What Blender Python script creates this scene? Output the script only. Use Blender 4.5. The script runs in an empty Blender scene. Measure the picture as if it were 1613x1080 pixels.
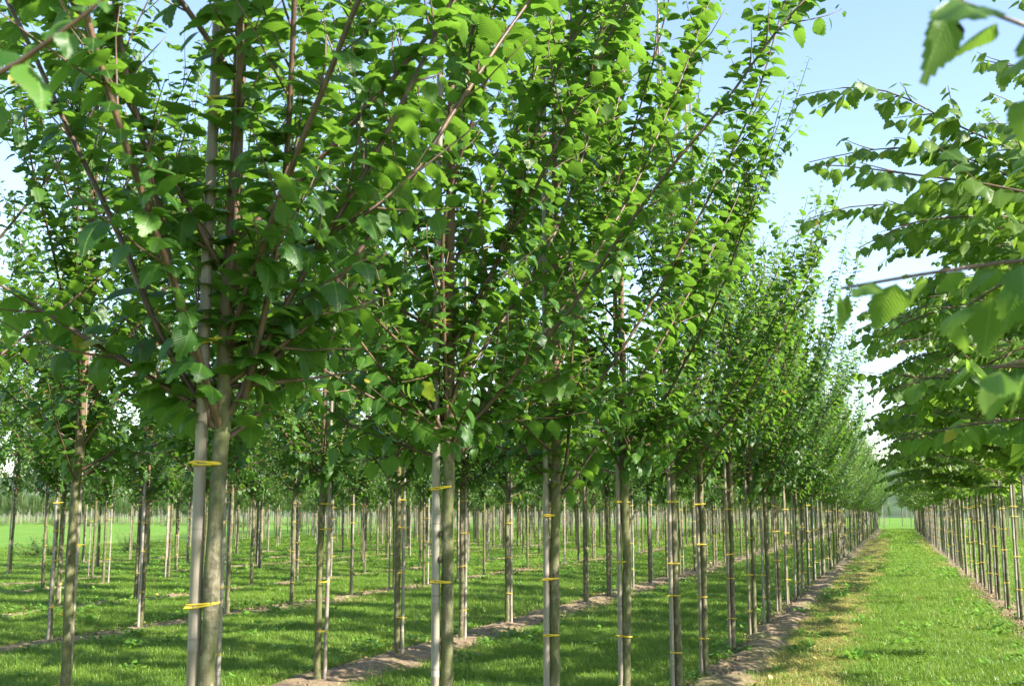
import bpy, math, random
import numpy as np
from mathutils import Vector

# ------------------------------------------------------------------ camera, sky, sun, exposure
sc = bpy.context.scene
R = math.radians
cam_d = bpy.data.cameras.new("camera"); cam = bpy.data.objects.new("camera", cam_d)
sc.collection.objects.link(cam); sc.camera = cam
CAM_H = 1.65; PITCH = 8.707; YAW = 18.88
cam.location = (0, 0, CAM_H); cam.rotation_euler = (R(90 + PITCH), 0, R(YAW))
cam_d.sensor_width = 36; cam_d.lens = 36 * 1750 / 1613
cam_d.clip_start = 0.05; cam_d.clip_end = 3000
cam_d.dof.use_dof = True; cam_d.dof.focus_distance = 7.5; cam_d.dof.aperture_fstop = 7.2

SUN_ELEV, SUN_AZ = 38.0, 100.0            # azimuth clockwise from +Y (the direction of the rows)
w = bpy.data.worlds.new("World"); sc.world = w; w.use_nodes = True
nt = w.node_tree; bg = nt.nodes["Background"]
sky = nt.nodes.new("ShaderNodeTexSky"); sky.sky_type = 'NISHITA'; sky.sun_disc = False
sky.sun_elevation = R(SUN_ELEV); sky.sun_rotation = R(SUN_AZ)
sky.air_density = 1.0; sky.dust_density = .6; sky.ozone_density = 0.3
nt.links.new(sky.outputs[0], bg.inputs[0]); bg.inputs[1].default_value = 0.105
sl = bpy.data.lights.new("sun", 'SUN'); sun = bpy.data.objects.new("sun", sl); sc.collection.objects.link(sun)
sl.energy = 5.0; sl.angle = R(0.53); sl.color = (1.0, 0.94, 0.83)
sd = Vector((math.sin(R(SUN_AZ)) * math.cos(R(SUN_ELEV)), math.cos(R(SUN_AZ)) * math.cos(R(SUN_ELEV)), math.sin(R(SUN_ELEV))))
sun.rotation_euler = sd.to_track_quat('Z', 'Y').to_euler(); sun.location = sd * 60
sc.view_settings.view_transform = 'Standard'; sc.view_settings.look = 'None'
sc.view_settings.gamma = 1; sc.view_settings.use_curve_mapping = False
sc.view_settings.exposure = 1.87
sc.render.engine = 'CYCLES'
sc.cycles.max_bounces = 8; sc.cycles.diffuse_bounces = 4; sc.cycles.glossy_bounces = 2
sc.cycles.transmission_bounces = 6; sc.cycles.use_denoising = True

col = sc.collection
rng = np.random.default_rng(7); random.seed(7)

# ------------------------------------------------------------------ view test (only used to rank what is worth detail)
_p, _y = R(PITCH), R(YAW)
FW = np.array([-math.sin(_y) * math.cos(_p), math.cos(_y) * math.cos(_p), math.sin(_p)])
RT = np.array([math.cos(_y), math.sin(_y), 0.0]); UP = np.cross(RT, FW)
def view(P):
    q = np.atleast_2d(P) - np.array([0, 0, CAM_H]); z = q @ FW; zz = np.where(np.abs(z) < 1e-3, 1e-3, z)
    return (q @ RT) / zz * 1750, (q @ UP) / zz * 1750, z
def in_view(P, mx=30):
    x, y, z = view(P)
    return (z > .2) & (np.abs(x) < 806 + mx) & (np.abs(y) < 540 + mx)

# ------------------------------------------------------------------ mesh helpers
def new_mesh(name, V, F, mats, UV=None, tint=None, mat_idx=None, smooth=True):
    """V (n,3), F: (m,3) triangle array or list of polygons"""
    me = bpy.data.meshes.new(name)
    if isinstance(F, np.ndarray):
        k = F.shape[1]
        me.vertices.add(len(V)); me.vertices.foreach_set("co", np.asarray(V, np.float32).ravel())
        me.loops.add(F.size); me.loops.foreach_set("vertex_index", F.astype(np.int32).ravel())
        me.polygons.add(len(F)); me.polygons.foreach_set("loop_start", np.arange(0, F.size, k, dtype=np.int32))
        me.update(calc_edges=True)
        lv = F.ravel()
    else:
        me.from_pydata([tuple(v) for v in V], [], F); lv = np.array([i for f in F for i in f])
    for m in (mats if isinstance(mats, (list, tuple)) else [mats]): me.materials.append(m)
    if UV is not None:
        u = me.uv_layers.new(name="UVMap"); u.data.foreach_set("uv", np.asarray(UV, np.float32)[lv].ravel())
    if tint is not None:
        a = me.attributes.new("tint", 'FLOAT', 'POINT'); a.data.foreach_set("value", np.asarray(tint, np.float32))
    if mat_idx is not None: me.polygons.foreach_set("material_index", np.asarray(mat_idx, np.int32))
    if smooth: me.polygons.foreach_set("use_smooth", np.ones(len(me.polygons), bool))
    me.validate(); me.update()
    return me

def link(name, me, parent=None, loc=None, kind=None):
    o = bpy.data.objects.new(name, me); col.objects.link(o)
    if parent is not None: o.parent = parent
    if loc is not None: o.location = loc
    if kind: o["kind"] = kind
    return o

def tag(o, label, cat, group=None):
    o["label"] = label; o["category"] = cat
    if group: o["group"] = group
    return o

def norm(a): return a / (np.linalg.norm(a, axis=-1, keepdims=True) + 1e-9)

def tube(path, rad, sides, cap=True, squash=None):
    """tapered tube along a polyline -> V, F(tri), UV"""
    P = np.asarray(path, float); n = len(P); rad = np.asarray(rad, float)
    T = norm(np.gradient(P, axis=0))
    ref = np.array([1.0, .13, .07]) if abs(T[0][2]) > .5 else np.array([0, 0, 1.0])
    A = norm(np.cross(T, ref)); B = np.cross(T, A)
    th = np.linspace(0, 2 * np.pi, sides, endpoint=False)
    ring = np.cos(th)[None, :, None] * A[:, None] + np.sin(th)[None, :, None] * B[:, None]
    r = rad if rad.ndim == 2 else rad[:, None]
    V = (P[:, None] + ring * r[..., None]).reshape(-1, 3)
    i, j = np.meshgrid(np.arange(n - 1), np.arange(sides), indexing='ij')
    a = i * sides + j; b = i * sides + (j + 1) % sides
    F = np.concatenate([np.stack([a, b, b + sides], -1).reshape(-1, 3), np.stack([a, b + sides, a + sides], -1).reshape(-1, 3)])
    L = np.concatenate([[0], np.cumsum(np.linalg.norm(np.diff(P, axis=0), axis=1))])
    UV = np.stack(np.broadcast_arrays(np.linspace(0, 1, sides)[None, :], L[:, None]), -1).reshape(-1, 2)
    if cap:
        c = len(V); V = np.vstack([V, P[-1] + T[-1] * r[-1].mean() * .3]); UV = np.vstack([UV, [.5, L[-1]]])
        e = (n - 1) * sides; F = np.vstack([F, [[e + k, e + (k + 1) % sides, c] for k in range(sides)]])
    return V, F, UV

class Acc:
    """collects triangle pieces into one mesh"""
    def __init__(s): s.V, s.F, s.UV, s.T, s.M, s.n = [], [], [], [], [], 0
    def add(s, V, F, UV=None, tint=.5, mat=0):
        s.V.append(V); s.F.append(F + s.n); s.UV.append(UV if UV is not None else np.zeros((len(V), 2)))
        s.T.append(np.full(len(V), tint) if np.isscalar(tint) else tint); s.M.append(np.full(len(F), mat)); s.n += len(V)
    def mesh(s, name, mats, smooth=True):
        return new_mesh(name, np.vstack(s.V), np.vstack(s.F), mats, np.vstack(s.UV), np.concatenate(s.T), np.concatenate(s.M), smooth)

# ------------------------------------------------------------------ materials
def mat(name):
    m = bpy.data.materials.new(name); m.use_nodes = True
    return m, m.node_tree, m.node_tree.nodes["Principled BSDF"], m.node_tree.nodes["Material Output"]
def N(t, typ, **kw):
    n = t.nodes.new(typ)
    for k, v in kw.items(): setattr(n, k, v)
    return n
def ramp(t, src, stops, interp='LINEAR'):
    r = N(t, "ShaderNodeValToRGB"); e = r.color_ramp.elements; r.color_ramp.interpolation = interp
    while len(e) < len(stops): e.new(.5)
    for k, (p, c) in enumerate(stops): e[k].position = p; e[k].color = (*c, 1) if len(c) == 3 else c
    t.links.new(src, r.inputs[0]); return r.outputs[0]
def noise(t, scale, detail=4, vec=None, rough=.55):
    n = N(t, "ShaderNodeTexNoise"); n.inputs["Scale"].default_value = scale; n.inputs["Detail"].default_value = detail
    n.inputs["Roughness"].default_value = rough
    if vec is not None: t.links.new(vec, n.inputs["Vector"])
    return n.outputs["Fac"]
def mix(t, a, b, fac, mode='MIX'):
    m = N(t, "ShaderNodeMix", data_type='RGBA', blend_type=mode)
    for sock, v in ((m.inputs[0], fac), (m.inputs[6], a), (m.inputs[7], b)):
        if hasattr(v, "links") or isinstance(v, bpy.types.NodeSocket): t.links.new(v, sock)
        else: sock.default_value = v if isinstance(v, float) else (*v, 1)
    return m.outputs[2]
def math_(t, op, a, b=0.0, c=None):
    m = N(t, "ShaderNodeMath", operation=op)
    for k, v in enumerate((a, b) if c is None else (a, b, c)):
        if isinstance(v, bpy.types.NodeSocket): t.links.new(v, m.inputs[k])
        else: m.inputs[k].default_value = v
    return m.outputs[0]
def mapped(t, out, sc3):
    mp = N(t, "ShaderNodeMapping"); mp.inputs["Scale"].default_value = sc3; t.links.new(out, mp.inputs[0]); return mp.outputs[0]
def bump(t, b, h, strength, dist):
    n = N(t, "ShaderNodeBump"); n.inputs["Strength"].default_value = strength; n.inputs["Distance"].default_value = dist
    t.links.new(h, n.inputs["Height"]); t.links.new(n.outputs[0], b.inputs["Normal"]); return n.outputs[0]

def leaf_material(name, per_object, wide):
    m, t, b, out = mat(name)
    if per_object: tint = N(t, "ShaderNodeObjectInfo").outputs["Random"]
    else: tint = N(t, "ShaderNodeAttribute", attribute_name="tint").outputs["Fac"]
    if wide: stops = [(0, (.042, .098, .013)), (.45, (.066, .142, .017)), (.9, (.115, .200, .026)), (.993, (.12, .205, .03)), (.997, (.42, .30, .03)), (1, (.40, .20, .04))]
    else: stops = [(0, (.016, .060, .012)), (.5, (.028, .092, .014)), (.9, (.060, .150, .020)), (.995, (.085, .185, .024)), (.998, (.42, .32, .03)), (1, (.38, .2, .03))]
    c = ramp(t, tint, stops)
    uv = N(t, "ShaderNodeUVMap").outputs[0]; sep = N(t, "ShaderNodeSeparateXYZ"); t.links.new(uv, sep.inputs[0])
    au = math_(t, 'ABSOLUTE', math_(t, 'SUBTRACT', sep.outputs[0], .5))
    va = N(t, "ShaderNodeVectorMath", operation='ADD'); cb = N(t, "ShaderNodeCombineXYZ"); t.links.new(math_(t, 'MULTIPLY', tint, 83.0), cb.inputs[2])
    t.links.new(uv, va.inputs[0]); t.links.new(cb.outputs[0], va.inputs[1]); ln = noise(t, 3.2, 4, va.outputs[0], .6)
    ph = math_(t, 'MULTIPLY', math_(t, 'SUBTRACT', math_(t, 'MULTIPLY_ADD', ln, .10, sep.outputs[1]), math_(t, 'MULTIPLY', au, .75)), 80.0)
    rib = math_(t, 'SINE', ph)                                                          # side veins
    mid = math_(t, 'GREATER_THAN', .022, au)
    rib01 = math_(t, 'MULTIPLY_ADD', rib, .5, .5)
    c = mix(t, c, (.10, .16, .02), math_(t, 'MULTIPLY', ramp(t, ln, [(.45, (0, 0, 0)), (.75, (1, 1, 1))]), .45))
    c = mix(t, c, (.13, .085, .03), math_(t, 'MULTIPLY', ramp(t, noise(t, 11, 2, va.outputs[0]), [(.70, (0, 0, 0)), (.75, (1, 1, 1))]), .6))
    c2 = mix(t, c, (.11, .20, .04), math_(t, 'MULTIPLY', math_(t, 'POWER', rib01, 6.0), .18))
    c2 = mix(t, c2, (.19, .26, .08), math_(t, 'MULTIPLY', mid, .6))
    geo = N(t, "ShaderNodeNewGeometry")
    under = mix(t, c2, (.15, .23, .08), .28)                                            # paler, duller underside
    c3 = mix(t, c2, under, geo.outputs["Backfacing"])
    t.links.new(c3, b.inputs["Base Color"])
    rr = math_(t, 'MULTIPLY_ADD', geo.outputs["Backfacing"], .25, .36)
    t.links.new(rr, b.inputs["Roughness"]); b.inputs["Specular IOR Level"].default_value = .42
    nb = bump(t, b, rib01, .24, .003)
    tr = N(t, "ShaderNodeBsdfTranslucent")
    tc = mix(t, c2, (.24, .47, .035) if not wide else (.30, .50, .05), .62); t.links.new(tc, tr.inputs[0]); t.links.new(nb, tr.inputs[1])
    ms = N(t, "ShaderNodeMixShader"); ms.inputs[0].default_value = .50 if wide else .45
    t.links.new(b.outputs[0], ms.inputs[1]); t.links.new(tr.outputs[0], ms.inputs[2]); t.links.new(ms.outputs[0], out.inputs[0])
    return m
LEAF_ONE = leaf_material("elm_leaf", True, False); LEAF_MANY = leaf_material("elm_foliage", False, False)
WLEAF_ONE = leaf_material("broad_leaf", True, True); WLEAF_MANY = leaf_material("broad_foliage", False, True)

def bark_material():
    m, t, b, out = mat("trunk_bark")
    tc = N(t, "ShaderNodeTexCoord"); oi = N(t, "ShaderNodeObjectInfo")
    add = N(t, "ShaderNodeVectorMath", operation='ADD'); t.links.new(tc.outputs["Object"], add.inputs[0])
    cmb = N(t, "ShaderNodeCombineXYZ"); t.links.new(math_(t, 'MULTIPLY', oi.outputs["Random"], 37.0), cmb.inputs[2]); t.links.new(cmb.outputs[0], add.inputs[1])
    v = add.outputs[0]
    n1 = noise(t, 1, 6, mapped(t, v, (26, 26, 15)), .68); n2 = noise(t, 1, 4, mapped(t, v, (20, 20, 3.5)), .65); n3 = noise(t, 1, 3, mapped(t, v, (42, 42, 130)), .6)
    base = ramp(t, n1, [(.36, (.035, .029, .017)), (.5, (.092, .079, .045)), (.62, (.23, .20, .13))])
    moss = ramp(t, math_(t, 'ADD', n2, math_(t, 'MULTIPLY', oi.outputs["Random"], .10)), [(.42, (0, 0, 0)), (.62, (1, 1, 1))])
    c = mix(t, base, (.085, .098, .018), math_(t, 'MULTIPLY', moss, .75))
    lent = ramp(t, n3, [(.60, (0, 0, 0)), (.66, (1, 1, 1))])
    c = mix(t, c, (.085, .065, .045), math_(t, 'MULTIPLY', lent, .8))
    sp = N(t, "ShaderNodeSeparateXYZ"); t.links.new(tc.outputs["Object"], sp.inputs[0])
    up = ramp(t, math_(t, 'MULTIPLY', sp.outputs[2], .2), [(.38, (0, 0, 0)), (.50, (1, 1, 1))])
    c = mix(t, c, (.13, .075, .045), up)                                                # young wood above the fork is brown
    t.links.new(c, b.inputs["Base Color"]); b.inputs["Roughness"].default_value = .75
    bump(t, b, mix(t, n3, n1, .5), .5, .006)
    return m
BARK = bark_material()
def twig_material():
    m, t, b, out = mat("branch_bark")
    tc = N(t, "ShaderNodeTexCoord"); n1 = noise(t, 14, 4, tc.outputs["Object"])
    t.links.new(ramp(t, n1, [(.3, (.05, .03, .02)), (.55, (.10, .055, .032)), (.75, (.19, .115, .065))]), b.inputs["Base Color"])
    b.inputs["Roughness"].default_value = .5; bump(t, b, noise(t, 120, 2, tc.outputs["Object"]), .3, .003); return m
TWIG = twig_material()
def cane_material():
    m, t, b, out = mat("bamboo")
    tc = N(t, "ShaderNodeTexCoord"); oi = N(t, "ShaderNodeObjectInfo")
    uv = N(t, "ShaderNodeUVMap").outputs[0]; sep = N(t, "ShaderNodeSeparateXYZ"); t.links.new(uv, sep.inputs[0])
    fr = math_(t, 'FRACT', math_(t, 'DIVIDE', sep.outputs[1], .31))
    ring = math_(t, 'LESS_THAN', math_(t, 'ABSOLUTE', math_(t, 'SUBTRACT', fr, .5)), .012)
    streak = noise(t, 1, 4, mapped(t, tc.outputs["Object"], (60, 60, 2.5))); blot = noise(t, 3.5, 4, tc.outputs["Object"])
    c = ramp(t, streak, [(.3, (.12, .094, .062)), (.55, (.205, .167, .117)), (.75, (.30, .252, .185))])
    c = mix(t, c, (.30, .26, .21), ramp(t, blot, [(.55, (0, 0, 0)), (.72, (1, 1, 1))]))
    c = mix(t, c, (.30, .29, .27), math_(t, 'MULTIPLY', oi.outputs["Random"], .55))
    c = mix(t, c, (.15, .12, .09), math_(t, 'MULTIPLY', ring, .8))
    t.links.new(c, b.inputs["Base Color"]); b.inputs["Roughness"].default_value = .55; bump(t, b, streak, .2, .002); return m
CANE = cane_material()
def plain(name, c, rough=.6, ns=30, amp=.35):
    m, t, b, out = mat(name); tc = N(t, "ShaderNodeTexCoord"); n = noise(t, ns, 4, tc.outputs["Object"])
    lo = tuple(x * (1 - amp) for x in c); hi = tuple(min(1, x * (1 + amp)) for x in c)
    t.links.new(ramp(t, n, [(.3, lo), (.7, hi)]), b.inputs["Base Color"]); b.inputs["Roughness"].default_value = rough
    return m
TIE = plain("yellow_tie", (.62, .44, .03), .45, 60, .2)
SCAR = plain("cut_wood", (.40, .22, .10), .7, 40, .3)
KNOT = plain("knot_bark", (.085, .06, .04), .85, 50, .4)

def soil_material():
    m, t, b, out = mat("soil"); tc = N(t, "ShaderNodeTexCoord"); v = tc.outputs["Object"]
    big = noise(t, .9, 5, v); fine = noise(t, 26, 6, v, .65); mid_ = noise(t, 5, 5, v)
    c = ramp(t, fine, [(.25, (.075, .050, .028)), (.5, (.175, .122, .072)), (.75, (.28, .205, .13))])
    c = mix(t, c, (.20, .165, .04), math_(t, 'MULTIPLY', ramp(t, mid_, [(.52, (0, 0, 0)), (.66, (1, 1, 1))]), .55))     # yellowed moss and straw
    c = mix(t, c, (.11, .13, .025), math_(t, 'MULTIPLY', ramp(t, big, [(.55, (0, 0, 0)), (.68, (1, 1, 1))]), .6))
    t.links.new(c, b.inputs["Base Color"]); b.inputs["Roughness"].default_value = .95
    bump(t, b, mix(t, fine, mid_, .4), .9, .03); return m
SOIL = soil_material()
def turf_material():
    m, t, b, out = mat("turf"); tc = N(t, "ShaderNodeTexCoord"); v = tc.outputs["Object"]
    a = noise(t, .35, 5, v); f = noise(t, 9, 6, v, .7); g = noise(t, 1, 4, mapped(t, v, (.5, .06, 1)))
    c = ramp(t, f, [(.25, (.035, .075, .013)), (.5, (.080, .170, .024)), (.78, (.15, .27, .045))])
    c = mix(t, c, (.23, .27, .05), math_(t, 'MULTIPLY', ramp(t, a, [(.5, (0, 0, 0)), (.72, (1, 1, 1))]), .5))
    t.links.new(c, b.inputs["Base Color"]); b.inputs["Roughness"].default_value = 1.0; b.inputs["Specular IOR Level"].default_value = .1
    bump(t, b, f, .8, .06); return m
TURF = turf_material()
def blade_material(name, stops, trans=.45):
    m, t, b, out = mat(name); oi = N(t, "ShaderNodeObjectInfo")
    at = N(t, "ShaderNodeAttribute", attribute_name="tint").outputs["Fac"]
    patch = noise(t, .8, 5, oi.outputs["Location"])
    k = math_(t, 'ADD', math_(t, 'MULTIPLY', at, .55), math_(t, 'MULTIPLY', math_(t, 'SUBTRACT', patch, .25), .75))
    c = ramp(t, k, stops); t.links.new(c, b.inputs["Base Color"]); b.inputs["Roughness"].default_value = .42
    tr = N(t, "ShaderNodeBsdfTranslucent"); t.links.new(mix(t, c, (.30, .44, .05), .35), tr.inputs[0])
    ms = N(t, "ShaderNodeMixShader"); ms.inputs[0].default_value = trans
    t.links.new(b.outputs[0], ms.inputs[1]); t.links.new(tr.outputs[0], ms.inputs[2]); t.links.new(ms.outputs[0], out.inputs[0]); return m
BLADE = blade_material("grass_blade", [(.1, (.060, .14, .013)), (.42, (.130, .240, .022)), (.72, (.225, .335, .042)), (.95, (.40, .41, .12))])
STRAW = blade_material("dry_blade", [(.1, (.13, .19, .035)), (.4, (.30, .28, .07)), (.7, (.46, .37, .14)), (1, (.36, .22, .08))], .3)
WEED = blade_material("weed_leaf", [(.1, (.07, .17, .02)), (.5, (.13, .28, .03)), (1, (.24, .38, .05))], .4)
PETAL = plain("yellow_petal", (.75, .52, .02), .5, 40, .15)

# ------------------------------------------------------------------ leaf shapes (unit length along +Y, upper side +Z)
def leaf_shape(rows, wide, droop, fold, teeth, twist=0.0, seed=0):
    r = np.random.default_rng(seed)
    t = (np.linspace(0, 1, rows + 1)[1:-1] ** .95) if rows > 3 else np.array([.28, .68]) if rows == 3 else np.array([.42])
    prof = np.sin(np.pi * t ** .74) ** .85 * (1 - .32 * t)
    hw = wide * prof / prof.max()
    def pt(tt, x):
        a = droop * tt                                   # arc along the midrib
        y = math.sin(a) / droop if droop > 1e-3 else tt; z = -(1 - math.cos(a)) / droop if droop > 1e-3 else 0
        nz, ny = math.cos(a), math.sin(a)
        lift = -fold * abs(x) ** 1.0 - 1.1 * fold * x * x + twist * x * tt
        return [x, y + ny * lift, z + nz * lift]
    V = [pt(0, 0)]; UV = [(.5, 0)]; F = []
    rings = []
    for k, tt in enumerate(t):
        l, rr = hw[k] * r.uniform(.93, 1.05), hw[k] * r.uniform(.93, 1.05)
        rings.append(len(V)); V += [pt(tt - .02, -l), pt(tt, 0), pt(tt - .02, rr)]
        UV += [(.5 - l / wide / 2, tt), (.5, tt), (.5 + rr / wide / 2, tt)]
    tip = len(V); V.append(pt(1, 0)); UV.append((.5, 1))
    a = rings[0]; F += [(0, a + 1, a), (0, a + 2, a + 1)]
    for a, b in zip(rings[:-1], rings[1:]):
        F += [(a, a + 1, b + 1), (a, b + 1, b), (a + 1, a + 2, b + 2), (a + 1, b + 2, b + 1)]
    a = rings[-1]; F += [(a, a + 1, tip), (a + 1, a + 2, tip)]
    if teeth:
        ch = [(0, rings[0])] + list(zip(rings[:-1], rings[1:])) + [(rings[-1], tip)]
        for a, b in ch:
            for s in (0, 2):
                ia = a if a == 0 else a + s; ib = b if b == tip else b + s
                pa, pb = np.array(V[ia]), np.array(V[ib]); q = pa * .25 + pb * .75
                outw = np.array([(-1 if s == 0 else 1), .55, -.15]) * teeth * np.linalg.norm(pb - pa)
                V.append(list(q + outw)); UV.append(tuple((np.array(UV[ia]) * .25 + np.array(UV[ib]) * .75)))
                F.append((ia, ib, len(V) - 1) if s == 0 else (ia, len(V) - 1, ib))
    return np.array(V), np.array(F), np.array(UV)
def leaf_set(lod, wide):
    w0 = .40 if wide else .33
    out = []
    for k in range({3: 8, 2: 6, 1: 5}[lod]):
        r = np.random.default_rng(100 * lod + k + (50 if wide else 0))
        dr = r.uniform(.75, 1.7) if not wide else r.uniform(.2, .8)
        args = (w0 * r.uniform(.88, 1.12), dr, r.uniform(.1, .42), {3: .36, 2: .3, 1: 0}[lod], r.uniform(-.35, .35), k)
        out.append(leaf_shape({3: 7, 2: 3, 1: 2}[lod], *args))
    return out
LEAVES = {(l, wd): leaf_set(l, wd) for l in (1, 2, 3) for wd in (False, True)}
LEAF_ME = {}
for (l, wd), ss in LEAVES.items():
    if l > 1: LEAF_ME[l, wd] = [new_mesh("leaf", V, F, WLEAF_ONE if wd else LEAF_ONE, UV) for V, F, UV in ss]

class LeafBag:
    def __init__(s): s.p, s.d, s.n, s.l, s.b = [], [], [], [], []
    def arrays(s):
        p = np.vstack(s.p); d = norm(np.vstack(s.d)); n = np.vstack(s.n); n = norm(n - d * (n * d).sum(1, keepdims=True))
        x = np.cross(d, n); l = np.concatenate(s.l)
        M = np.stack([x, d, n], -1) * l[:, None, None]                  # columns: x, y, z axes
        return p, M, np.concatenate(s.b)

# ------------------------------------------------------------------ trees
def grow(r, p, d, L, seg, trop, jit, curl=0.0):
    pts = [np.array(p, float)]; d = norm(np.array(d, float)); n = max(3, int(L / seg)); h = L / n
    for k in range(n):
        d = norm(d + np.array([0, 0, trop + curl * k / n]) * h + r.normal(0, jit, 3) * math.sqrt(h)); pts.append(pts[-1] + d * h)
    return np.array(pts)

def at_len(P, s):
    L = np.concatenate([[0], np.cumsum(np.linalg.norm(np.diff(P, axis=0), axis=1))])
    q = np.stack([np.interp(s, L, P[:, k]) for k in range(3)], -1)
    T = norm(np.diff(P, axis=0)); i = np.clip(np.searchsorted(L, s) - 1, 0, len(T) - 1)
    return q, T[i], L[-1]

def put_leaves(r, bag, bi, P, s0, step, size, wide, keep=1.0):
    L = np.linalg.norm(np.diff(P, axis=0), axis=1).sum()
    s = np.arange(s0, L, step); 
    if len(s) == 0: return
    s = np.clip(s + r.uniform(-.25, .25, len(s)) * step, 0, L); s = np.append(s, L)
    if keep < 1: s = s[r.random(len(s)) < keep]
    if len(s) == 0: return
    q, T, _ = at_len(P, s); n = len(s); up = np.array([0, 0, 1.0])
    steep = np.abs(T[:, 2:3])
    if wide:
        side = norm(np.cross(T, up) + 1e-6)
    else:
        ph = r.uniform(0, 2 * np.pi); e1 = norm(np.cross(T, np.array([math.cos(ph), math.sin(ph), .25 * r.normal()]))) ; side = norm(e1)
    sg = np.where(np.arange(n) % 2 == 0, 1.0, -1.0)[:, None]
    if wide: d = side * sg * .75 + T * .42 + up * -.7 + r.normal(0, .24, (n, 3))
    else: d = side * sg * .85 + T * .32 + np.array([0, 0, .12]) + r.normal(0, .11, (n, 3))
    nn = np.tile(up, (n, 1)) + r.normal(0, .26 if wide else .17, (n, 3))
    f = np.clip((L - s) / (.30 * max(L, .3)), .62 if wide else .42, 1)                    # leaves near the tip are smaller
    bag.p.append(q + norm(d) * .012); bag.d.append(d); bag.n.append(nn)
    bag.l.append(size * f * r.uniform(.58, 1.16, n)); bag.b.append(np.full(n, bi))

def make_tree(r, wide=False, custom=(), n_main=25, fork=1.95, lean=(0, 0), dens=1.0, H=6.3, lat=1.0, trunk_r=.032, spread=1.0):
    """returns trunk path/radii, list of branches [list of (path, radii)], LeafBag"""
    bag = LeafBag(); branches = []
    # trunk and leader
    zs = np.concatenate([np.linspace(-.06, fork, 22), np.linspace(fork, H, 16)[1:]])
    wob = np.cumsum(r.normal(0, .0028, (len(zs), 2)), axis=0); wob -= wob[1]
    k2 = np.clip((zs - fork) / (H - fork), 0, 1)
    tp = np.column_stack([wob[:, 0] + lean[0] * zs + .05 * k2 * r.normal(), wob[:, 1] + lean[1] * zs + .05 * k2 * r.normal(), zs])
    tr = np.where(zs < fork, trunk_r * (1.06 - .14 * zs / fork), trunk_r * .8 * (1 - k2) ** .8 + .004)
    tr[0] *= 1.25; tr[1] *= 1.12
    off = lambda z: np.array([np.interp(z, zs, tp[:, 0]), np.interp(z, zs, tp[:, 1]), z])
    def main(P, r0, size, own_leaf_from):
        bi = len(branches); L = np.linalg.norm(np.diff(P, axis=0), axis=1).sum()
        rad = r0 * (1 - np.linspace(0, 1, len(P)) ** 1.1) + .0022
        parts = [(P, rad)]
        put_leaves(r, bag, bi, P, own_leaf_from, (.034 if wide else .038) / dens, size, wide)
        s = r.uniform(.10, .3); sg = 1
        while s < L - .25:
            q, T, _ = at_len(P, np.array([s])); q, T = q[0], T[0]
            if wide: sd_ = norm(np.cross(T, [0, 0, 1.0])) * sg
            else:
                a = r.uniform(0, 2 * math.pi); e1 = norm(np.cross(T, [.3, .2, 1.0])); e2 = np.cross(T, e1); sd_ = e1 * math.cos(a) + e2 * math.sin(a)
            ll = r.uniform(.2, .72) * (1 - .6 * s / L) * lat
            tw = grow(r, q, sd_ * (.8 if wide else .62) + T * (.62 if wide else .75), ll, .07, -.25 if wide else .9, .35)
            parts.append((tw, np.linspace(.0042, .0014, len(tw))))
            put_leaves(r, bag, bi, tw, .02, .045 / dens, size * .95, wide)
            s += r.uniform(.05, .14) / dens * (1.0 if wide else 1.45); sg = -sg
        branches.append(parts)
    sz = .114 if wide else .116
    for P in custom:
        P = np.array(P, float)
        L = np.concatenate([[0], np.cumsum(np.linalg.norm(np.diff(P, axis=0), axis=1))]); s = np.linspace(0, L[-1], max(6, int(L[-1] / .1)))
        P = np.stack([np.interp(s, L, P[:, k]) for k in range(3)], -1)
        for _ in range(2): P[1:-1] = (P[:-2] + 2 * P[1:-1] + P[2:]) / 4
        if not wide and P[-1][2] > 2.9:                                       # carry the limb on above
            d = norm(P[-1] - P[-4]); P = np.vstack([P, grow(r, P[-1], d, max(.5, 5.6 - P[-1][2]) * .9, .12, .35, .12)[1:]])
        main(P, .0082 if not wide else .0075, sz, .10 if not wide else .2)
    a0 = r.uniform(0, 6.28)
    for k in range(n_main):
        f = k / max(1, n_main - 1); az = a0 + k * 2.39996 + r.normal(0, .25)
        if wide:
            z = fork + .02 + (H - fork - .9) * f ** .95; th = R(r.uniform(56, 80) - 28 * f); L = r.uniform(1.3, 2.5) * (1 - .42 * f)
            P = grow(r, off(z), (math.sin(th) * math.cos(az), math.sin(th) * math.sin(az), math.cos(th)), L, .1, .15, .14, -.75)
            main(P, .010 - .003 * f, sz, .2)
        elif k % 5 in (2, 4):                                                      # short low side shoots under the crown
            z = fork + r.uniform(-.08, .5); th = R(r.uniform(55, 80))
            P = grow(r, off(z), (math.sin(th) * math.cos(az), math.sin(th) * math.sin(az), math.cos(th)), r.uniform(.55, 1.05), .08, .5, .2)
            main(P, .007, sz * .95, .08)
        else:
            z = fork - .02 + (H - fork) * .55 * f ** 1.25; th = R(r.uniform(28, 54) - 14 * f) * spread; top = H * r.uniform(.72, .98)
            L = max(.7, (top - z) * r.uniform(.92, 1.08))
            P = grow(r, off(z), (math.sin(th) * math.cos(az), math.sin(th) * math.sin(az), math.cos(th)), L, .11, .24, .06)
            main(P, .0088 - .003 * f, sz, .12)
    lead = tp[zs > fork + 1.2]
    bi = len(branches) - 1
    put_leaves(r, bag, bi, lead, .1, .06 / dens, sz * .9, wide)
    return tp, tr, branches, bag

def trunk_mesh(r, tp, tr, sides):
    n = len(tp); rad = np.repeat(tr[:, None], sides, 1) * (1 + r.normal(0, .05, (n, sides)) + r.normal(0, .03, (n, 1)))
    V, F, UV = tube(tp, rad, sides); return new_mesh("trunk", V, F, BARK, UV)

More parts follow.
